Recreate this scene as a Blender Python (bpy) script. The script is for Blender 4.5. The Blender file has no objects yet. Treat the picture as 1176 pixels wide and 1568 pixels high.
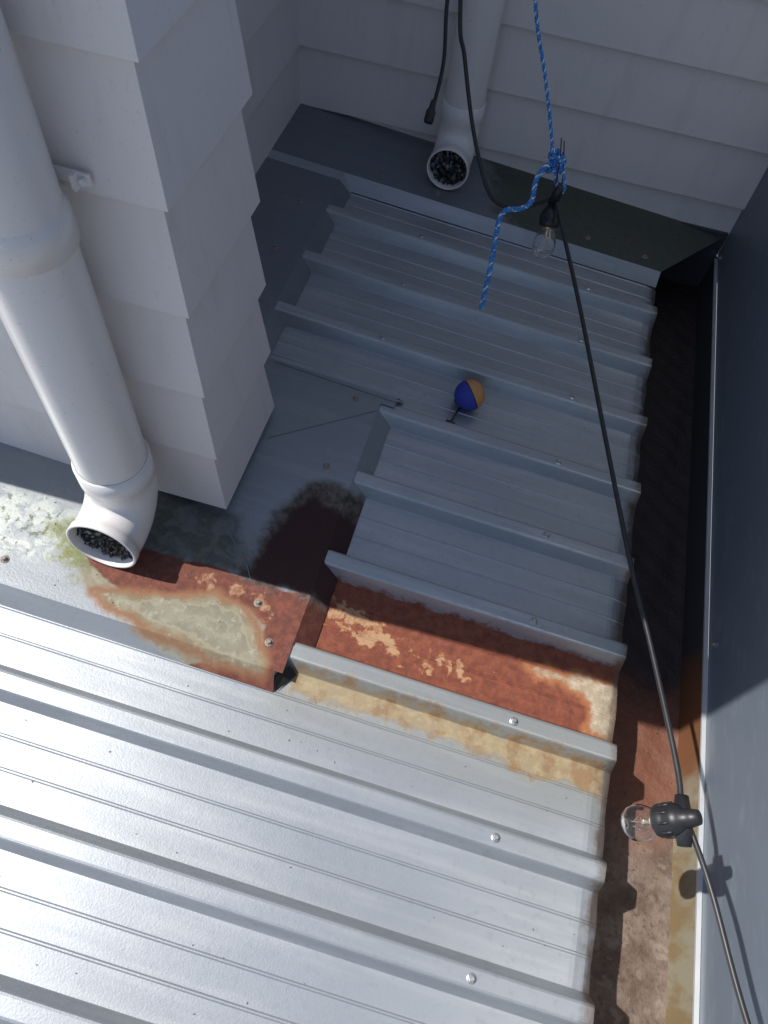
import bpy, bmesh, math, random
import numpy as np
from mathutils import Vector, Matrix
random.seed(4); np.random.seed(4)
scene=bpy.context.scene
COL=scene.collection
SL=0.0717

# ---------------------------------------------------------------- helpers
def new_obj(name,verts,faces,mat=None,smooth=False,parent=None):
    me=bpy.data.meshes.new(name); me.from_pydata([tuple(v) for v in verts],[],faces); me.update()
    ob=bpy.data.objects.new(name,me); COL.objects.link(ob)
    if mat: me.materials.append(mat)
    if smooth:
        for p in me.polygons: p.use_smooth=True
    if parent: ob.parent=parent
    return ob
def empty(name):
    e=bpy.data.objects.new(name,None); COL.objects.link(e); e.empty_display_size=.05; return e
class MB:
    def __init__(s): s.v=[]; s.f=[]
    def add(s,vs,fs):
        o=len(s.v); s.v+= [tuple(v) for v in vs]; s.f+=[tuple(i+o for i in f) for f in fs]
    def box(s,x0,x1,y0,y1,z0,z1):
        vs=[(x,y,z) for z in(z0,z1) for y in(y0,y1) for x in(x0,x1)]
        s.add(vs,[(0,2,3,1),(4,5,7,6),(0,1,5,4),(2,6,7,3),(0,4,6,2),(1,3,7,5)])
    def lathe(s,prof,M=Matrix.Identity(4),n=32,cap0=False,cap1=False):
        vs=[];fs=[]
        for r,z in prof:
            for i in range(n):
                a=2*math.pi*i/n; vs.append(M@Vector((r*math.cos(a),r*math.sin(a),z)))
        for j in range(len(prof)-1):
            for i in range(n):
                k=(i+1)%n; fs.append((j*n+i,j*n+k,(j+1)*n+k,(j+1)*n+i))
        if cap0: fs.append(tuple(range(n))[::-1])
        if cap1: fs.append(tuple((len(prof)-1)*n+i for i in range(n)))
        s.add(vs,fs)
    def tube(s,path,radii,n=28,cap=False):
        P=[Vector(p) for p in path]; up=None; vs=[];fs=[]
        for j,p in enumerate(P):
            t=(P[min(j+1,len(P)-1)]-P[max(j-1,0)]).normalized()
            if up is None: up=t.orthogonal().normalized()
            up=(up-t*up.dot(t)).normalized(); b=t.cross(up)
            r=radii[j] if hasattr(radii,'__len__') else radii
            for i in range(n):
                a=2*math.pi*i/n; vs.append(p+(up*math.cos(a)+b*math.sin(a))*r)
        for j in range(len(P)-1):
            for i in range(n):
                k=(i+1)%n; fs.append((j*n+i,j*n+k,(j+1)*n+k,(j+1)*n+i))
        if cap:
            fs.append(tuple(range(n))[::-1]); fs.append(tuple((len(P)-1)*n+i for i in range(n)))
        s.add(vs,fs)
    def obj(s,name,mat,smooth=False,parent=None): 
        o=new_obj(name,s.v,s.f,mat,smooth,parent)
        bm=bmesh.new(); bm.from_mesh(o.data); bmesh.ops.recalc_face_normals(bm,faces=bm.faces); bm.to_mesh(o.data); bm.free()
        return o
def align(p,d):
    return Matrix.Translation(Vector(p))@Vector(d).normalized().to_track_quat('Z','Y').to_matrix().to_4x4()
def sdpoly(px,py,poly):
    d=np.full(px.shape,1e9); ins=np.zeros(px.shape,bool); n=len(poly)
    for i in range(n):
        x0,y0=poly[i]; x1,y1=poly[(i+1)%n]
        ex,ey=x1-x0,y1-y0; t=np.clip(((px-x0)*ex+(py-y0)*ey)/(ex*ex+ey*ey+1e-12),0,1)
        d=np.minimum(d,np.hypot(px-x0-t*ex,py-y0-t*ey))
        c=((y0>py)!=(y1>py)); 
        with np.errstate(all='ignore'):
            xi=x0+(py-y0)/(y1-y0+1e-12)*(x1-x0)
        ins^= c&(px<xi)
    return np.where(ins,d,-d)
def add_attr(ob,name,*polys):
    me=ob.data; n=len(me.vertices); co=np.empty(n*3); me.vertices.foreach_get('co',co); co=co.reshape(-1,3)
    v=np.max([sdpoly(co[:,0],co[:,1],p) for p in polys],axis=0)
    a=me.attributes.new(name,'FLOAT','POINT'); a.data.foreach_set('value',v.astype(np.float32))
mm=lambda s:[tuple(float(q)/1000 for q in p.split(',')) for p in s.split()]
def catmull(pts,n=10):
    P=[Vector(p) for p in pts]; P=[P[0]*2-P[1]]+P+[P[-1]*2-P[-2]]; out=[]
    for i in range(1,len(P)-2):
        for k in range(n):
            t=k/n; a,b,c,d=P[i-1:i+3]
            out.append(.5*((2*b)+(c-a)*t+(2*a-5*b+4*c-d)*t*t+(3*b-a-3*c+d)*t**3))
    out.append(P[-2]); return out

# ---------------------------------------------------------------- material helper
class Mat:
    def __init__(s,name,rough=.5,metal=0,base=(.5,.5,.5)):
        s.m=bpy.data.materials.new(name); s.m.use_nodes=True; s.nt=s.m.node_tree; s.N=s.nt.nodes
        s.b=s.N['Principled BSDF']; s.b.inputs['Roughness'].default_value=rough; s.b.inputs['Metallic'].default_value=metal
        s.b.inputs['Base Color'].default_value=(*base,1); s.tc=s.N.new('ShaderNodeTexCoord'); s.out=s.tc.outputs['Object']
    def L(s,a,b): s.nt.links.new(a,b)
    def inp(s,sock,v):
        if isinstance(v,(int,float)): sock.default_value=v
        elif isinstance(v,tuple): sock.default_value=(*v,1) if len(v)==3 and sock.type=='RGBA' else v
        else: s.L(v,sock)
    def scale(s,sc,vec=None):
        n=s.N.new('ShaderNodeMapping'); n.inputs['Scale'].default_value=sc; s.L(vec or s.out,n.inputs['Vector']); return n.outputs[0]
    def noise(s,scale,detail=2,rough=.55,vec=None,dist=0):
        n=s.N.new('ShaderNodeTexNoise'); n.inputs['Scale'].default_value=scale; n.inputs['Detail'].default_value=detail
        n.inputs['Roughness'].default_value=rough; n.inputs['Distortion'].default_value=dist
        s.L(vec or s.out,n.inputs['Vector']); return n.outputs['Fac']
    def vor(s,scale,vec=None,feat='F1'):
        n=s.N.new('ShaderNodeTexVoronoi'); n.feature=feat; n.inputs['Scale'].default_value=scale; s.L(vec or s.out,n.inputs['Vector']); return n.outputs['Distance']
    def math(s,op,a,b=0.0,c=None):
        n=s.N.new('ShaderNodeMath'); n.operation=op; s.inp(n.inputs[0],a); s.inp(n.inputs[1],b)
        if c is not None: s.inp(n.inputs[2],c)
        return n.outputs[0]
    def mr(s,v,a,b,c=0.,d=1.,smooth=True):
        n=s.N.new('ShaderNodeMapRange'); n.interpolation_type='SMOOTHSTEP' if smooth else 'LINEAR'
        s.inp(n.inputs[0],v); s.inp(n.inputs[1],a); s.inp(n.inputs[2],b); s.inp(n.inputs[3],c); s.inp(n.inputs[4],d); return n.outputs[0]
    def mix(s,f,a,b,mode='MIX'):
        n=s.N.new('ShaderNodeMix'); n.data_type='RGBA'; n.blend_type=mode; s.inp(n.inputs[0],f); s.inp(n.inputs[6],a); s.inp(n.inputs[7],b); return n.outputs[2]
    def attr(s,name):
        n=s.N.new('ShaderNodeAttribute'); n.attribute_name=name; return n.outputs['Fac']
    def xyz(s):
        n=s.N.new('ShaderNodeSeparateXYZ'); s.L(s.out,n.inputs[0]); return n.outputs
    def bump(s,h,strength=.3,dist=.002):
        n=s.N.new('ShaderNodeBump'); n.inputs['Strength'].default_value=strength; n.inputs['Distance'].default_value=dist
        s.L(h,n.inputs['Height']); s.L(n.outputs[0],s.b.inputs['Normal'])
    def zone(s,name,amp,w,nz,shift=0):
        a=s.math('MULTIPLY_ADD',s.math('SUBTRACT',nz,.5),amp,s.attr(name))
        return s.mr(a,-w+shift,w+shift)
    def sd(s,name,amp,nz): return s.math('MULTIPLY_ADD',s.math('SUBTRACT',nz,.5),amp,s.attr(name))
    def base(s,c): s.inp(s.b.inputs['Base Color'],c)
    def rough(s,c): s.inp(s.b.inputs['Roughness'],c)

def paint_base(M):
    big=M.noise(5,3,.6); fine=M.noise(70,3,.7); streak=M.noise(14,2,.6,M.scale((.25,3,1)))
    c=M.mix(big,(.355,.38,.405),(.455,.48,.505))
    c=M.mix(M.mr(streak,.42,.75,0,.45),c,(.57,.585,.60))
    c=M.mix(M.mr(fine,.52,.75,0,.25),c,(.23,.245,.26))
    sp=M.mr(M.vor(55),.0,.05,1,0)
    c=M.mix(M.math('MULTIPLY',sp,M.mr(big,.5,.58)),c,(.12,.11,.10))
    return c,fine,big

# roof sheet
M=Mat('roof_steel',.42,.6); c,fine,big=paint_base(M)
nz=M.noise(26,4,.62); nzb=M.noise(65,3,.65)
x,y,z=M.xyz()
so_=M.sd('z_ochre',.055,nz)
c=M.mix(M.mr(so_,-.10,.0,0,.35),c,(.40,.38,.28))
zo=M.mr(so_,-.009,.009)
oc=M.mix(M.mr(nzb,.3,.7),(.26,.185,.09),(.35,.275,.155)); oc=M.mix(M.mr(nz,.46,.62,0,.8),oc,(.22,.12,.048))
oc=M.mix(M.mr(M.math('ABSOLUTE',so_),.0,.007,.7,0),oc,(.15,.085,.038))
c=M.mix(M.math('MULTIPLY',zo,M.mr(nzb,.2,.5,.6,.95)),c,oc)
zr=M.zone('z_rust',.02,.003,nz)
rc=M.mix(M.mr(nzb,.3,.7),(.15,.040,.022),(.24,.070,.035))
rc=M.mix(M.mr(fine,.5,.75,0,.6),rc,(.095,.028,.021))
bl=M.math('ADD',M.noise(46,3,.6,None,.25),M.mr(M.attr('z_blot'),-.025,.012,-.16,.075))
rc=M.mix(M.mr(bl,.47,.57,0,.75),rc,(.32,.125,.052))
rc=M.mix(M.math('MULTIPLY',M.mr(bl,.52,.59,0,.85),M.mr(nzb,.38,.52,.3,1)),rc,(.43,.27,.15))
sw=M.sd('z_white',.05,nz)
wc=M.mix(M.mr(nzb,.35,.6),(.50,.42,.31),(.36,.29,.20))
rc=M.mix(M.mr(sw,-.014,-.002),rc,(.32,.12,.048)); rc=M.mix(M.mr(sw,-.003,.010),rc,wc)
c=M.mix(zr,c,rc)
e=M.math('MULTIPLY_ADD',M.math('SUBTRACT',nz,.5),.05,x)
c=M.mix(M.mr(e,.383,.408,0,.8),c,(.14,.09,.06))
M.base(c)
ro=M.mix(zr,M.mix(fine,(.34,)*3,(.49,)*3),(.8,)*3); ro=M.mix(zo,ro,(.62,)*3)
M.rough(ro); M.inp(M.b.inputs['Metallic'],M.math('MULTIPLY',M.math('SUBTRACT',1,M.math('MAXIMUM',zr,zo)),.62))
M.bump(M.noise(300,1,.6),.13,.001)
ROOF=M.m

M=Mat('lap_steel',.45,.1); M.base(M.mix(M.noise(30),(.16,.18,.20),(.23,.25,.27))); LAP=M.m
# flashing
M=Mat('flashing_steel',.42,.25); c,fine,big=paint_base(M)
x,y,z=M.xyz()
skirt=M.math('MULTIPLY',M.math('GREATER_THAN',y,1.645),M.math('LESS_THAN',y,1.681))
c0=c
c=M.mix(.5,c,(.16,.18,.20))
c=M.mix(M.mr(y,.85,1.25,0,.5),c,(.10,.115,.135))  # flashing darkens toward the back: corner shade put into the colour
c=M.mix(skirt,c,c0)  # front fold stays paler: the light on that face is painted in
nz=M.noise(22,5,.62); nzb=M.noise(75,3,.68); nzc=M.noise(34,3,.6,None,.8)
li=M.zone('z_lichen',.10,.02,nz)
c=M.mix(M.math('MULTIPLY',li,M.mr(nzc,.38,.55)),c,(.47,.50,.47)); c=M.mix(M.math('MULTIPLY',li,M.mr(nzb,.54,.66)),c,(.14,.16,.11))
da=M.zone('z_damp',.08,.025,nz)
dc=M.mix(M.mr(nzc,.4,.6),(.07,.075,.065),(.14,.15,.14)); dc=M.mix(M.mr(nzb,.52,.66),dc,(.11,.13,.05))
c=M.mix(M.math('MULTIPLY',da,.85),c,dc)
so_=M.sd('z_olive',.035,nz)
ol=M.mr(so_,-.010,.010)
ring=M.math('SINE',M.math('MULTIPLY_ADD',so_,330.,M.math('MULTIPLY',nzb,2.)))
oc=M.mix(M.mr(nzb,.35,.65),(.29,.25,.16),(.24,.20,.12)); oc=M.mix(M.mr(ring,.2,1,0,.35),oc,(.38,.35,.26))
c=M.mix(M.math('MULTIPLY',ol,.85),c,oc)
mo=M.zone('z_moss',.10,.02,nz)
c=M.mix(M.math('MULTIPLY',mo,M.mr(nzc,.3,.55)),c,M.mix(nzb,(.09,.11,.03),(.23,.24,.11)))
zr=M.zone('z_rust',.025,.003,nz)
rc=M.mix(M.mr(nzb,.35,.7),(.125,.040,.027),(.21,.066,.039)); rc=M.mix(M.mr(fine,.48,.75,0,.7),rc,(.08,.030,.025))
bl=M.math('ADD',M.noise(42,3,.6,None,.3),M.mr(M.attr('z_blot'),-.02,.01,-.15,.06))
rc=M.mix(M.mr(bl,.52,.60,0,.75),rc,(.30,.14,.07)); rc=M.mix(M.math('MULTIPLY',M.mr(bl,.57,.63,0,.7),M.mr(nzb,.4,.55)),rc,(.40,.27,.18))
c=M.mix(zr,c,rc)
st=M.sd('z_tan',.045,nz)
ring=M.math('SINE',M.math('MULTIPLY_ADD',st,260.,M.math('MULTIPLY',nzc,7.)))
tc_=M.mix(M.mr(nzc,.35,.65),(.28,.245,.16),(.20,.175,.11)); tc_=M.mix(M.mr(ring,.3,1,0,.5),tc_,(.36,.32,.23)); tc_=M.mix(M.mr(nzb,.56,.66,0,.6),tc_,(.42,.39,.32))
tc_=M.mix(M.mr(st,.005,.03,.0,.4),tc_,(.26,.26,.215))
c=M.mix(M.mr(st,-.018,.0),c,(.25,.12,.06)); c=M.mix(M.mr(st,-.005,.013),c,tc_)
zp=M.zone('z_puddle',.045,.009,nz)
c=M.mix(M.zone('z_pudrim',.06,.014,nz),c,M.mix(M.mr(nzb,.35,.65),(.06,.05,.042),(.16,.125,.10)))
c=M.mix(zp,c,M.mix(nzb,(.032,.014,.013),(.058,.021,.018)))
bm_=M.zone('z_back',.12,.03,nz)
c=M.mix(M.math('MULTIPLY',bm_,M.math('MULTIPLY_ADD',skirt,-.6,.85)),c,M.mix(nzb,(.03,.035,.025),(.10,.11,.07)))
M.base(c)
al=M.math('MAXIMUM',zr,zp); al=M.math('MAXIMUM',al,ol)
M.rough(M.mix(al,M.mix(fine,(.36,)*3,(.50,)*3),(.82,)*3))
M.inp(M.b.inputs['Metallic'],M.math('MULTIPLY',M.math('SUBTRACT',1,al),.3))
M.bump(M.noise(230,2,.7),.22,.0014)
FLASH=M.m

# gutter
M=Mat('gutter_steel',.65,0); x,y,z=M.xyz(); nz=M.noise(20,4,.65); nb=M.noise(90,3,.7)
c=M.mix(M.mr(nz,.35,.65),(.10,.064,.044),(.185,.135,.104)); c=M.mix(M.mr(nb,.5,.7,0,.7),c,(.055,.04,.03)); c=M.mix(M.mr(M.noise(45,3),.58,.65,0,.4),c,(.28,.225,.18))
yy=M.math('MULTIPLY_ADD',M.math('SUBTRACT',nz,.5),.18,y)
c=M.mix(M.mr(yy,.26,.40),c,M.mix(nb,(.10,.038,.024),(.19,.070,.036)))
c=M.mix(M.mr(yy,.56,.66),c,(.03,.02,.02))  # shaded far end of the gutter floor, painted near-black
M.base(c); M.bump(M.math('ADD',nb,nz),.6,.004); GUT=M.m
M=Mat('gutter_side',.7,0); x,y,z=M.xyz(); nz=M.noise(18,4,.65,M.scale((1,1,.35)));
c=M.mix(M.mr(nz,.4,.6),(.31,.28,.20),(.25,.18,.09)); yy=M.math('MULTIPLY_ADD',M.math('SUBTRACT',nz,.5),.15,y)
c=M.mix(M.mr(yy,.38,.48),c,(.20,.085,.035)); c=M.mix(M.mr(yy,.6,.72),c,(.05,.05,.055)); M.base(c); GSIDE=M.m  # last mix paints the far end's shade onto the gutter side

# weatherboard
M=Mat('weatherboard_paint',.45,0)
c=M.mix(M.noise(3,2),(.73,.68,.67),(.79,.74,.725)); c=M.mix(M.mr(M.noise(120,2,.7),.6,.75,0,.25),c,(.45,.42,.39))
c=M.mix(M.mr(M.vor(38),.0,.03,.7,0),c,(.3,.27,.22))
c=M.mix(M.mr(M.noise(9,3,.6,M.scale((2.5,2.5,.5))),.5,.75,0,.18),c,(.45,.43,.39)); M.base(c)
M.bump(M.noise(7,1,.5,M.scale((1,1,1.5))),.12,.006)
BOARD=M.m
# right wall
M=Mat('sheet_wall_paint',.42,.0); x,y,z=M.xyz()
c=M.mix(M.noise(4,3,.6),(.12,.145,.18),(.17,.20,.24)); c=M.mix(M.mr(M.noise(30,3,.7,M.scale((1,.4,1.5))),.52,.72,0,.5),c,(.22,.245,.275))
c=M.mix(M.mr(M.vor(60),.0,.04,.6,0),c,(.35,.37,.38)); M.base(c); M.bump(M.noise(9,2),.3,.005); WALLE=M.m
M=Mat('lip_metal',.4,.3); M.base(M.mix(M.noise(30),(.5,.52,.54),(.62,.63,.62))); LIP=M.m
# pvc
M=Mat('pvc_pipe',.27,0); c=M.mix(M.noise(4),(.74,.705,.69),(.79,.76,.74)); c=M.mix(M.mr(M.noise(150,2,.7),.62,.78,0,.4),c,(.38,.35,.31)); M.base(c); PVC=M.m
M=Mat('leaf_guard_mesh',.35,.3); M.base(M.mix(M.mr(M.noise(110,2),.50,.62),(.008,.008,.009),(.22,.22,.23))); GUARD=M.m
M=Mat('dark_backing_and_shade',.9); M.base(M.mix(M.noise(50),(.01,.01,.01),(.03,.028,.025))); DARK=M.m
M=Mat('black_rubber',.42); M.base(M.mix(M.noise(80),(.012,.012,.014),(.028,.028,.03))); RUB=M.m
M=Mat('clear_glass',.02); M.b.inputs['Transmission Weight'].default_value=1; M.b.inputs['IOR'].default_value=1.4; M.b.inputs['Specular IOR Level'].default_value=1.; M.base(M.mix(M.noise(20),(.97,.97,.97),(1,1,1))); GLASS=M.m
M=Mat('filament_brass',.3,.9); M.base(M.mix(M.noise(90),(.5,.42,.3),(.7,.6,.45))); FIL=M.m
M=Mat('rope_blue',.7); M.base(M.mix(M.mr(M.noise(300),.4,.6),(.03,.17,.55),(.08,.34,.74))); RB=M.m
M=Mat('rope_white',.7); M.base(M.mix(M.mr(M.noise(170),.42,.52),(.06,.25,.6),(.75,.8,.82))); RW=M.m
M=Mat('foam_blue',.75); M.base(M.mix(M.noise(150,2,.7),(.02,.035,.27),(.045,.07,.42))); M.bump(M.noise(220),.4,.001); FB=M.m
M=Mat('foam_orange',.75); M.base(M.mix(M.noise(90,2,.7),(.52,.22,.07),(.64,.34,.15))); M.bump(M.noise(220),.4,.001); FO=M.m
M=Mat('screw_zinc',.35,.7); M.base(M.mix(M.noise(200),(.35,.36,.37),(.55,.56,.56))); ZINC=M.m
M=Mat('screw_rusty',.7,.2); M.base(M.mix(M.noise(300),(.22,.15,.11),(.38,.36,.33))); ZR=M.m
M=Mat('concrete_ground',.95); M.base(M.mix(M.noise(2,3),(.30,.29,.27),(.40,.39,.37))); GROUND=M.m
M=Mat('leaf_litter',.9); M.base(M.mix(M.noise(60),(.05,.035,.02),(.22,.15,.08))); LIT=M.m

# ---------------------------------------------------------------- metal roof sheet
PER=.188; Y0=.027
rib=[(-.0268,0),(-.0258,.001),(-.0152,.0262),(-.0132,.0283),(-.0100,.029),(.0100,.029),(.0132,.0283),(.0152,.0262),(.0258,.001),(.0268,0)]
prof=[]
for k in range(-7,10):
    yc=Y0+PER*k
    prof+=[(yc+a,b) for a,b in rib]
    if k<9:
        s0=yc+.0268; L=PER-.0536
        for j in (1,2):
            c0=s0+L*j/3
            prof+=[(c0-.0030,0),(c0-.0010,.0017),(c0+.0010,.0017),(c0+.0030,0)]
prof.append((Y0+PER*9+.08,0))
P2=[prof[0]]
for a,b in zip(prof,prof[1:]):
    n=max(1,int((b[0]-a[0])/.012))
    for i in range(1,n+1): P2.append((a[0]+(b[0]-a[0])*i/n,a[1]+(b[1]-a[1])*i/n))
xs=list(np.arange(-2.2,-.5,.05))+list(np.arange(-.5,.37,.012))+[.372,.380,.387,.393,.398,.402,.405,.4055]
V=[];F=[]
for i,xx in enumerate(xs):
    for yv,h in P2:
        t=max(0,(xx-.372)/.033); t=min(t,1)
        drop=-.010*t*t*(1-h/.029)
        if i==len(xs)-1: drop-=.0035
        V.append((xx+ (0.004*(1-h/.029) if t>.5 else 0)+(.0012*math.sin(yv*55) if t>.9 else 0),yv,-SL*xx-.029+h+drop+.0006*math.sin(yv*31+xx*7)*math.sin(xx*5+yv*9)))
n=len(P2)
for i in range(len(xs)-1):
    for j in range(n-1): F.append((i*n+j,(i+1)*n+j,(i+1)*n+j+1,i*n+j+1))
roof=new_obj('metal_roof',V,F,ROOF)
add_attr(roof,'z_rust',[(-.25,.421),(.43,.421),(.43,.5665),(-.25,.5665)])
add_attr(roof,'z_white',mm('225,520 300,526 430,540 430,437 352,434 360,462 335,496 254,508'))
add_attr(roof,'z_blot',mm('-160,525 -100,525 -40,505 -10,462 -60,465 -150,485'),mm('-80,485 20,455 70,450 20,482'),mm('90,480 120,472 150,452 110,455'))
add_attr(roof,'z_ochre',mm('-170,385 388,385 400,375 398,328 348,338 281,326 211,340 27,346 -120,340 -150,342'))

# ---------------------------------------------------------------- flashing
FH=.0025
fb=MB()
def fz(x): return -SL*x+FH
def patch(p00,p10,p11,p01,step=.009):
    p=[Vector(q) for q in (p00,p10,p11,p01)]
    nx=max(1,int(max((p[1]-p[0]).length,(p[2]-p[3]).length)/step)); ny=max(1,int(max((p[3]-p[0]).length,(p[2]-p[1]).length)/step))
    vs=[];fs=[]
    for j in range(ny+1):
        for i in range(nx+1):
            u=i/nx;v=j/ny; vs.append(p[0]*(1-u)*(1-v)+p[1]*u*(1-v)+p[2]*u*v+p[3]*(1-u)*v)
    for j in range(ny):
        for i in range(nx):
            a=j*(nx+1)+i; fs.append((a,a+1,a+nx+2,a+nx+1))
    fb.add(vs,fs)
def top(x0,x1,y0,y1,d=0,x0b=None,x1b=None,step=.009):
    x0b=x0 if x0b is None else x0b; x1b=x1 if x1b is None else x1b
    patch((x0,y0,fz(x0)+d),(x1,y0,fz(x1)+d),(x1b,y1,fz(x1b)+d),(x0b,y1,fz(x0b)+d),step)
PZ=lambda x:-SL*x-.0265
XE=-.170
top(-2.2,-.85,.358,.63,step=.05); top(-.85,XE,.358,.63)
top(-.40,XE,.63,.998)
top(-.70,-.466,.84,1.68); top(-.466,-.40,.84,.998)
top(-.70,.405,1.68,1.95,x1b=.600)
patch((-.85,.333,PZ(-.85)),(-.178,.331,PZ(-.178)),(-.184,.358,fz(-.184)),(-.85,.358,fz(-.85)))
patch((-2.2,.333,PZ(-2.2)),(-.85,.333,PZ(-.85)),(-.85,.358,fz(-.85)),(-2.2,.358,fz(-2.2)),.05)
patch((XE,.41,fz(XE)),(-.137,.41,PZ(-.137)),(-.137,.998,PZ(-.137)),(XE,.998,fz(XE)))
patch((-.466,.998,fz(-.466)),(-.138,.998,fz(-.138)),(-.125,1.018,PZ(-.125)),(-.466,1.018,PZ(-.466)))
patch((XE,.97,fz(XE)),(-.138,.97,fz(-.138)),(-.138,.998,fz(-.138)),(XE,.998,fz(XE)))
patch((-.466,1.018,fz(-.466)),(-.436,1.018,PZ(-.436)),(-.436,1.68,PZ(-.436)),(-.466,1.68,fz(-.466)))
patch((-.466,1.652,PZ(-.466)),(.405,1.652,PZ(.405)),(.405,1.68,fz(.405)),(-.466,1.68,fz(-.466)))
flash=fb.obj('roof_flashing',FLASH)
for nme,poly in {
 'z_rust':'-565,450 -530,475 -470,495 -400,500 -343,503 -288,500 -253,500 -179,506 -130,560 -130,420 -160,326 -214,318 -307,320 -330,333 -250,348 -215,385 -225,428 -262,448 -325,455 -400,425 -461,405 -520,425',
 'z_tan':'-500,398 -435,414 -325,452 -262,440 -221,391 -204,361 -203,345 -284,347 -377,358 -460,374 -515,390',
 'z_blot':'-400,490 -330,490 -300,470 -260,465 -235,440 -215,470 -290,490 -330,462 -390,470',
 'z_olive':'-570,435 -540,400 -482,375 -394,344 -321,326 -150,320 -170,480 -240,495 -320,498 -420,470 -540,450',
 'z_moss':'-640,487 -610,501 -568,500 -530,440 -560,400 -605,440','z_lichen':'-900,531 -596,521 -570,436 -701,407 -900,410',
 'z_puddle':'-305,503 -290,520 -280,560 -262,612 -258,661 -230,700 -200,690 -120,680 -120,540 -130,500 -168,517 -179,506 -253,500',
 'z_pudrim':'-310,505 -300,534 -285,598 -276,661 -250,728 -215,745 -120,745 -120,500 -290,495',
 'z_damp':'-560,620 -340,620 -306,543 -295,499 -378,486 -440,470 -520,500',
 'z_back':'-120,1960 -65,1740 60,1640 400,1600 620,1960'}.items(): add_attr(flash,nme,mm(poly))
tb=MB(); tb.add([(-.172,.381,PZ(-.172)+.001),(-.186,.347,fz(-.186)-.006),(-.180,.392,fz(-.18)+.0016),(-.168,.384,PZ(-.168)+.012)],[(0,1,2),(0,2,3)])
tb.obj('rib_end_tab',LIP,parent=flash)
db=MB(); db.add([(-.1745,.3335,PZ(-.17)+.001),(-.150,.372,PZ(-.15)+.0012),(-.1655,.3775,PZ(-.16)+.018),(-.180,.352,fz(-.18)-.008)],[(0,1,2,3)])
db.obj('rib_end_shade_patch',DARK,parent=flash)  # dark sheet standing in for the shade inside the open rib end
sb=MB()
def seam(p,q,w=.0009,h=.0010,up=0):
    a=Vector((*p,0));b=Vector((*q,0)); d=(b-a).normalized(); nn=Vector((-d.y,d.x,0))*w
    vs=[]
    for pt in (a,b):
        for s_ in (-1,1):
            for hh in (0,h):
                q_=pt+nn*s_; vs.append((q_.x,q_.y,fz(q_.x)+hh+.0003))
    sb.add(vs,[(0,1,5,4),(2,6,7,3),(1,3,7,5),(0,4,6,2),(0,2,3,1),(4,5,7,6)])
seam((-.363,.590),(-.292,.520)); seam((-.292,.520),(-.279,.500)); seam((-.354,.80),(-.171,.948)); seam((-.411,.991),(-.138,.985))
seam((-.138,.970),(-.138,.985))
sb.obj('lap_seams',LAP,parent=flash)

# ---------------------------------------------------------------- gutter
g=empty('box_gutter')
gb=MB(); nx,ny=20,340; vs=[];fs=[]
for j in range(ny+1):
    for i in range(nx+1):
        xx=.33+.258*i/nx; yy=-1.3+3.25*j/ny
        e=math.exp(-((xx-.587)/.012)**2)*.006
        vs.append((xx,yy,-.215+.0025*math.sin(xx*90+yy*40)*math.sin(yy*57)+e+random.uniform(0,.0008)))
for j in range(ny):
    for i in range(nx):
        a=j*(nx+1)+i; fs.append((a,a+1,a+nx+2,a+nx+1))
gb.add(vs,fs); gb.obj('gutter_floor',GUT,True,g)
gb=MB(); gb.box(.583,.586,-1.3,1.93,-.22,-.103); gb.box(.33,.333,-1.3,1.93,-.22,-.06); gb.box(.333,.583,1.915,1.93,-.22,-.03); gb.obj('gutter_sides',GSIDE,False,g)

# right-hand wall
w=empty('sheet_metal_wall')
wb=MB(); wb.box(.587,.66,-1.3,1.98,-.098,1.25); wb.obj('wall_panel',WALLE,False,w)
wb=MB(); wb.box(.5785,.5865,-1.3,1.90,-.1035,-.0985); wb.obj('wall_drip_edge',LIP,False,w)

# ---------------------------------------------------------------- weatherboard house
house=empty('weatherboard_house')
def boards(path,zlist,name,d=.014,close=None):
    P=[Vector(p) for p in path]; nrm=[]
    for a,b in zip(P,P[1:]):
        t=(b-a).normalized(); nrm.append(Vector((t.y,-t.x)))
    off=[]
    for i in range(len(P)):
        if i==0: o=nrm[0]
        elif i==len(P)-1: o=nrm[-1]
        else:
            o=(nrm[i-1]+nrm[i]); o=o/(1+nrm[i-1].dot(nrm[i]))
        off.append(o)
    b=MB()
    for z0,z1 in zip(zlist,zlist[1:]):
        rows=[(0,z0+.004),(d*.55,z0+.001),(d,z0),(d,z0+.0015),(d*.98,z0+.004),(.0,z1+.004)]
        vs=[];fs=[]; n=len(P)
        for dd,zz in rows:
            for p,o in zip(P,off): vs.append((p.x+o.x*dd,p.y+o.y*dd,zz))
        for j in range(len(rows)-1):
            for i in range(n-1): fs.append((j*n+i,j*n+i+1,(j+1)*n+i+1,(j+1)*n+i))
        b.add(vs,fs)
    return b.obj(name,BOARD,False,house)
D=.014
zl=[.048+.1535*k for k in range(0,15)]
ZT=zl[-1]-.02
ys=.608+D; xc=-.364-D; yb=.864-D; xC=-.666-D; yD=1.92+D
boards([(-1.05,ys),(xc,ys),(xc,yb),(xC,yb)],zl,'front_wall_and_corner')
zl2=[.048-.1535]+zl
boards([(xC,yb),(xC,yD),(.587+D,yD)],zl2,'courtyard_walls')
hb=MB(); hb.box(-1.1,xc-.004,ys+.004,yb-.02,.03,ZT); hb.box(-1.2,xC-.004,yb-.02,yD+.1,.0,ZT); hb.box(-1.2,.66,yD+.004,yD+.2,-.2,ZT)
hb.obj('wall_core',DARK,False,house)
hb=MB(); hb.box(-1.05,xc+.003,ys-.003,ys+.002,.02,.07); hb.box(xc-.002,xc+.003,ys+.002,yb,.0,.07); hb.obj('wall_upstand',DARK,False,house)
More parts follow.
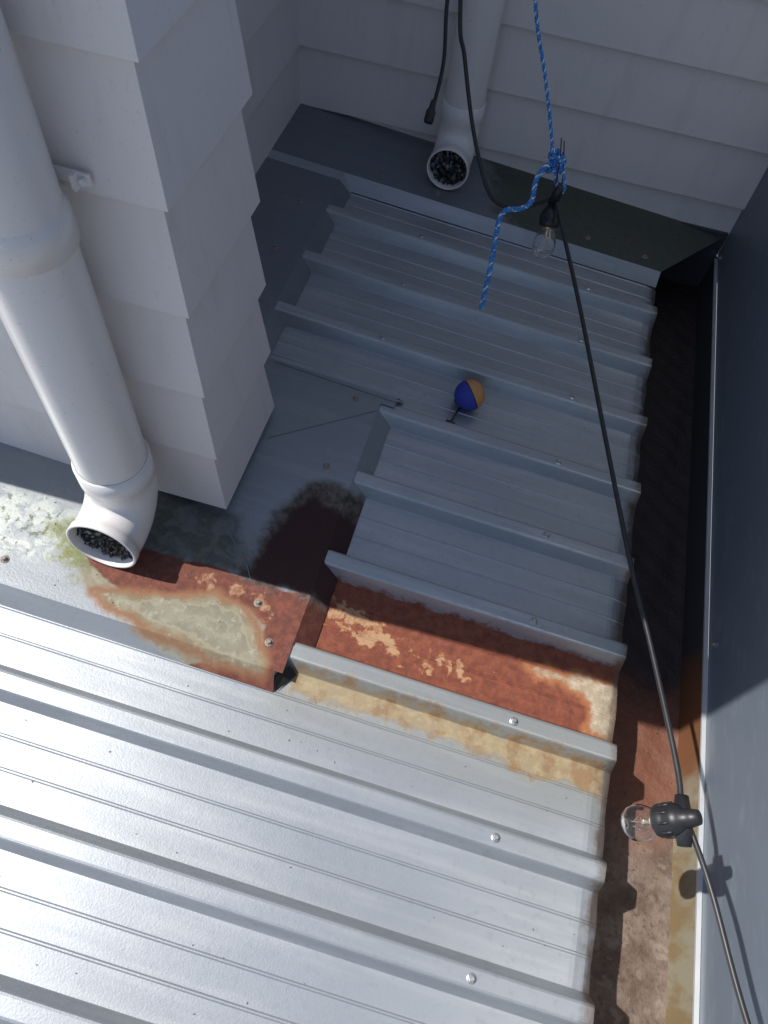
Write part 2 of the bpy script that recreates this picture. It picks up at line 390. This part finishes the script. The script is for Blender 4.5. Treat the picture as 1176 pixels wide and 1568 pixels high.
hb=MB(); hb.box(-1.14,-1.05,.519,.64,.0,3.0); hb.box(-3.2,-1.14,.535,.7,.0,3.0); hb.obj('unseen_shadow_blocker',BOARD,False,house)  # unseen post and wall, added to cast the shadow line on the roof

# ---------------------------------------------------------------- downpipes
def downpipe(name,x,yw,ztop,zc,yo,coup=None,R=.051,bend=1.0):
    e=empty(name); b=MB(); r=.066
    path=[(x,yw,ztop)]; zt=zc+r
    for k in range(1,8): path.append((x,yw,ztop+(zt+.05-ztop)*k/7))
    b.tube(path,R,40)
    p=[];rad=[]
    for zz,rr in((zt+.062,R+.0005),(zt+.060,R+.0042),(zt+.022,R+.0042),(zt+.018,R+.0022),(zt+.0,R+.0022)): p.append((x,yw,zz));rad.append(rr)
    for k in range(1,15):
        a=math.pi/2*k/14*bend; p.append((x,yw-r*(1-math.cos(a)),zt-r*math.sin(a))); rad.append(R+.0022)
    last=Vector(p[-1]); d=(last-Vector(p[-2])).normalized(); ex=max(.02,last.y-yo)
    p.append(tuple(last+d*ex*.45)); rad.append(R+.0022)
    p.append(tuple(last+d*ex*.5)); rad.append(R+.0044)
    p.append(tuple(last+d*ex)); rad.append(R+.0044)
    b.tube(p,rad,40)
    Mx=align(last+d*ex,d)
    b.lathe([(R+.0044,0),(R+.0036,.0012),(R+.0006,.0012),(R,0),(R-.0005,-.055)],Mx,40)
    if coup:
        for q in coup: b.lathe([(R,q+.046),(R+.0005,q+.045),(R+.0042,q+.038),(R+.0045,q+.034),(R+.0045,q),(R,q-.001)],Matrix.Translation((x,yw,0)),40)
    b.obj('pipe_body',PVC,True,e)
    Mx=align(last+d*(ex-.016),d); g=MB(); n=21; vs=[];fs=[]
    for i in range(n):
        for j in range(n):
            u=(i/(n-1)*2-1);v=(j/(n-1)*2-1); rr=math.hypot(u,v)
            s_=max(abs(u),abs(v))/(rr+1e-9) if rr>0 else 1
            vs.append(Mx@Vector((u*s_*(R-.001),v*s_*(R-.001),random.uniform(-.012,.007))))
    for i in range(n-1):
        for j in range(n-1): a=i*n+j; fs.append((a,a+1,a+n+1,a+n))
    g.add(vs,fs); g.obj('leaf_guard',GUARD,True,e)
    return e
dp=downpipe('downpipe',-.512,.546,2.1,.100,.447,[.628],R=.0555,bend=1.07)
bb=MB(); bb.box(-.50,-.445,.600,.6035,.676,.690); bb.box(-.462,-.457,.590,.60,.674,.692); bb.tube([(-.451,.602,.683),(-.451,.594,.683)],.004,10,True); bb.obj('bracket',PVC,False,dp)
dp2=downpipe('downpipe',-.203,1.845,2.1,.075,1.735,None,bend=1.05)

# ---------------------------------------------------------------- screws
def screws(name,pts,mat,parent,S=.85):
    b=MB()
    for i,(x,y,z,nrm) in enumerate(pts):
        Mx=align((x,y,z),nrm)@Matrix.Rotation(i*1.3,4,'Z')@Matrix.Scale(S,4)
        b.lathe([(.0085,0),(.0085,.0012),(.0065,.0022),(.0062,.0022)],Mx,20)
        b.lathe([(.0062,.0022),(.0048,.0026),(.0044,.0028),(.0044,.0068),(.0036,.0078)],Mx,6,cap1=True)
    return b.obj(name,mat,False,parent)
N=(SL,0,1)
pts=[]
for k in range(-6,9):
    y=Y0+PER*k
    pts.append((.226+random.uniform(-.003,.003),y+random.uniform(-.002,.002),-SL*.226,N))
    if k>=6: pts.append((-.215,y,SL*.215,N))
sc=empty('roof_screws')
screws('sheet_screws',pts,ZINC,sc)
fp=[(-.529,1.329),(-.530,1.515),(-.251,.462),(-.209,.401),(-.676,.399),(-.221,.962),(-.374,1.72),(-.215,1.713),(.2,1.725),(.358,1.72),(-.227,.777)]
screws('flashing_screws',[(x,y,fz(x),N) for x,y in fp],ZR,sc)
screws('wall_screws',[(.587,.675,-.068,(-1,0,0)),(.587,1.88,-.08,(-1,0,0))],ZINC,sc)

# ---------------------------------------------------------------- string lights
def curve(name,pts,r,mat,parent,n=10,smooth=True):
    P=catmull(pts,n) if smooth else [Vector(p) for p in pts]
    b=MB(); b.tube(P,r,12,True); return b.obj(name,mat,True,parent)
sl=empty('string_lights')
S1=(.068,1.345,.285)
curve('cable_feed',[(-.25,1.50,.95),(-.199,1.454,.574),(-.170,1.424,.494),(-.125,1.388,.387),(-.074,1.353,.302),(-.040,1.350,.272),(.006,1.352,.272),(.045,1.350,.300),(.066,1.346,.318)],.0040,RUB,sl)
curve('cable_span',[(.066,1.346,.318),(.085,1.312,.300),(.160,1.128,.258),(.258,.825,.222),(.318,.626,.209),(.360,.489,.210),(.398,.330,.224),(.405,.27,.231)],.0040,RUB,sl)
curve('cable_tail',[(.406,.262,.231),(.420,.240,.232),(.446,.180,.232),(.480,.059,.247),(.53,-.12,.30)],.0038,RUB,sl)
def lamp(pos,d,nm,bulb_len=1.0):
    Mx=align(pos,d); b=MB()
    b.lathe([(.004,-.030),(.009,-.028),(.011,-.018),(.012,-.010),(.0165,-.006),(.0195,0),(.0205,.006),(.0195,.008),(.0195,.014),(.0205,.016),(.0205,.024),(.0185,.028),(.014,.029),(.013,.020)],Mx,28,cap0=True)
    for i in range(10):
        a=i*math.pi/5; q=Mx@Matrix.Rotation(a,4,'Z')@Matrix.Translation((.020,0,.011)); 
        b.lathe([(.0018,-.007),(.0018,.007)],q,6,True,True)
    b.obj(nm+'_socket',RUB,True,sl)
    g=MB(); s=bulb_len
    out=[(.0125,.024),(.0135,.032*s),(.018,.042*s),(.0222,.054*s),(.0232,.064*s),(.0215,.075*s),(.016,.084*s),(.008,.0885*s),(.0005,.0895*s)]
    inn=[(max(.0004,r-.0009),z-.0009*(z>.08*s)) for r,z in out][::-1]
    g.lathe(out+inn,Mx,32); g.obj(nm+'_glass',GLASS,True,sl)
    f=MB(); f.lathe([(.011,.018),(.0115,.033),(.010,.034)],Mx,20,cap1=True)
    f.lathe([(.004,.034),(.0035,.048),(.001,.050)],Mx,10,cap1=True)
    for k in range(4):
        a=k*math.pi/2; f.tube([Mx@Vector((.002*math.cos(a),.002*math.sin(a),.048)),Mx@Vector((.009*math.cos(a),.009*math.sin(a),.062*s)),Mx@Vector((.004*math.cos(a+.6),.004*math.sin(a+.6),.074*s))],.0006,6)
    f.obj(nm+'_filament',FIL,True,sl)
lamp(S1,(.06,-.58,-.80),'upper')
lamp((.399,.254,.235),(-.60,-.14,-.78),'lower',.84)
b=MB(); b.tube([(.066,1.346,.31),(.068,1.347,.335),(.069,1.348,.345)],[.011,.009,.005],16,True)
b.tube([(.404,.285,.232),(.406,.254,.233),(.41,.225,.232)],[.0085,.0125,.0085],18,True)
b.obj('cable_clamps',RUB,True,sl)
ld=empty('hanging_cable')
curve('lead',[(-.252,1.66,.62),(-.246,1.606,.507),(-.229,1.562,.420),(-.228,1.520,.365),(-.231,1.500,.340)],.0042,RUB,ld)
b=MB(); b.lathe([(.004,-.03),(.006,-.028),(.0075,-.012),(.0105,-.008),(.0105,.012),(.0085,.016),(.0085,.004)],align((-.2315,1.497,.336),(-.05,-.6,-.8)),18,cap0=True); b.obj('plug',RUB,True,ld)

# ---------------------------------------------------------------- rope
rp=empty('blue_rope')
def rope(nm,pts,R=.0031,pitch=.022,r=.0027):
    P=catmull(pts,40); L=[0]
    for a,b_ in zip(P,P[1:]): L.append(L[-1]+(b_-a).length)
    step=.0018; out=[];i=0;s=0
    while s<L[-1]:
        while L[i+1]<s: i+=1
        t=(s-L[i])/(L[i+1]-L[i]+1e-9); out.append(P[i].lerp(P[i+1],t)); s+=step
    up=None; fr=[]
    for j,p in enumerate(out):
        t=(out[min(j+1,len(out)-1)]-out[max(j-1,0)]).normalized()
        if up is None: up=t.orthogonal().normalized()
        up=(up-t*up.dot(t)).normalized(); fr.append((p,up.copy(),t.cross(up)))
    for k,(mat,rr) in enumerate(((RB,r),(RB,r),(RW,r*.82))):
        b=MB(); pp=[]
        for j,(p,u,v) in enumerate(fr):
            a=2*math.pi*(j*step/pitch+k/3); pp.append(p+(u*math.cos(a)+v*math.sin(a))*R*(1 if k<2 else 1.05))
        b.tube(pp,rr,8,True); b.obj(nm+'_strand_%d'%(k+1),mat,True,rp)
rope('line',[(-.10,1.375,.80),(-.065,1.396,.622),(-.015,1.422,.493),(.020,1.418,.41),(.042,1.408,.355)],.0020,.018,.0018)
rope('tail',[(.045,1.405,.352),(.030,1.385,.350),(.020,1.36,.335),(.022,1.325,.311),(.005,1.31,.300),(-.022,1.305,.292),(-.030,1.29,.275),(-.024,1.244,.230),(-.020,1.20,.185),(-.018,1.170,.151)],.0030,.024,.0026)
kc=Vector((.050,1.405,.352)); kp=[]
for k in range(34):
    a=k*.75; kp.append(kc+Vector((.013*math.cos(a)+.004*math.sin(k*2.1),.011*math.sin(a*.8+k*.1),.015*math.sin(a*1.3)-.006+.0005*k)))
rope('knot',[tuple(q) for q in kp],.0026,.02,.0023)
rope('loop',[(.052,1.405,.345),(.056,1.39,.335),(.062,1.372,.328),(.068,1.358,.320),(.078,1.362,.330),(.066,1.385,.350),(.052,1.402,.362)],.0026,.02,.0022)
curve('tie_wire',[(.045,1.41,.40),(.052,1.40,.375),(.058,1.38,.345),(.060,1.36,.325),(.068,1.350,.318),(.070,1.37,.34),(.060,1.40,.37),(.052,1.412,.395)],.0012,RUB,rp)

# ---------------------------------------------------------------- ball
bl=empty('foam_ball')
Rb=.0335; bc=Vector((.007,1.064,-SL*.007-.027+Rb)); ax=Vector((.62,.45,.25)).normalized()
def cap(a0,a1,mat,nm,rs=1.0):
    b=MB(); pr=[(max(.0002,Rb*rs*math.sin(a0+(a1-a0)*i/24)),Rb*rs*math.cos(a0+(a1-a0)*i/24)) for i in range(25)]
    b.lathe(pr,align(bc,ax),48); b.obj(nm,mat,True,bl)
cap(.001,math.radians(84),FO,'orange_half'); cap(math.radians(88),math.pi-.001,FB,'blue_half')
b=MB(); b.lathe([(Rb*.985,.0034),(Rb*.955,.002),(Rb*.985,.0008)],align(bc,ax),48)
b.lathe([(.0001,0),(.004,0),(.0045,.0025),(.0001,.0028)],align(bc-ax*(Rb-.0008),-ax),16)
e0=bc+Vector((-.010,-.018,-.012)); 
b.tube([e0,e0+Vector((-.010,-.030,-.010)),e0+Vector((-.014,-.052,-.0085))],[.0025,.0022,.0022],10,True)
b.tube([e0+Vector((-.024,-.050,-.0085)),e0+Vector((-.004,-.054,-.0085))],[.0028,.0028],10,True)
b.obj('cord_toggle',RUB,True,bl)

# ---------------------------------------------------------------- leaf litter crumbs
lb=MB()
def crumb(x,y,z,s):
    a=random.uniform(0,6.28); M_=Matrix.Translation((x,y,z))@Matrix.Rotation(a,4,'Z')
    lb.add([M_@Vector((s,0,.0004)),M_@Vector((0,s*.4,.0014)),M_@Vector((-s,0,.0005)),M_@Vector((0,-s*.4,.0009))],[(0,1,2,3)])
for i in range(90):
    x=random.uniform(.25,.5); y=random.gauss(1.78,.06)
    if y<1.9 and y>1.69 and x<.4+(y-1.68)*.7: crumb(x,y,fz(x),random.uniform(.0015,.004))
for i in range(90):
    x=random.uniform(-.7,.38); y=random.uniform(-.25,.34); h=(y-Y0)%PER
    if .035<h<.15: crumb(x,y,-SL*x-.0285,random.uniform(.0008,.0022))
for i in range(50):
    x=random.uniform(-.4,.38); y=random.uniform(.45,1.6); h=(y-Y0)%PER
    if .035<h<.15 and (x>-.1 or y>1.05): crumb(x,y,-SL*x-.0285,random.uniform(.0008,.0025))
for i in range(40):
    x=random.uniform(-.7,-.25); y=random.uniform(.38,.58); crumb(x,y,fz(x),random.uniform(.001,.0028))
for i in range(120):
    crumb(random.uniform(.42,.58),random.uniform(-.1,.6),-.2115,random.uniform(.001,.004))
lb.obj('leaf_litter',LIT)

# ---------------------------------------------------------------- ground far below
new_obj('ground',[(-300,-300,-3.2),(300,-300,-3.2),(300,300,-3.2),(-300,300,-3.2)],[(0,1,2,3)],GROUND)

# ---------------------------------------------------------------- light
W=bpy.data.worlds.new('World'); scene.world=W; W.use_nodes=True; nt=W.node_tree
sky=nt.nodes.new('ShaderNodeTexSky'); sky.sky_type='NISHITA'; sky.sun_disc=False
sdir=Vector((.545,.0245,-.838)).normalized()
sky.sun_elevation=math.asin(-sdir.z); sky.sun_rotation=math.radians(270)
nt.links.new(sky.outputs[0],nt.nodes['Background'].inputs[0]); nt.nodes['Background'].inputs[1].default_value=.122
sd=bpy.data.lights.new('sun','SUN'); sd.energy=5.0; sd.angle=math.radians(.5); sd.color=(1,.965,.92)
so=bpy.data.objects.new('sun',sd); COL.objects.link(so); so.rotation_euler=sdir.to_track_quat('-Z','Y').to_euler(); so.location=(-3,0,5)

# ---------------------------------------------------------------- camera
cy=Vector((.261,-.810,.5246)).normalized(); cz=Vector((.0842,-.5195,-.850)); cz=(cz-cy*cz.dot(cy)).normalized(); cx=cy.cross(cz)
right=Vector((cx[0],cy[0],cz[0]*1.0)); down=Vector((cx[1],cy[1],cz[1])); fwd=Vector((cx[2],cy[2],cz[2]))
cd=bpy.data.cameras.new('camera'); co=bpy.data.objects.new('camera',cd); COL.objects.link(co)
R=Matrix((right,-down,-fwd)).transposed()
co.matrix_world=Matrix.Translation((0,0,1.168))@R.to_4x4()
cd.sensor_fit='VERTICAL'; cd.sensor_height=24; cd.sensor_width=24; cd.lens=24*1090/1568; cd.clip_start=.02; cd.clip_end=1000
scene.camera=co
scene.view_settings.view_transform='Standard'; scene.view_settings.look='None'; scene.view_settings.exposure=0
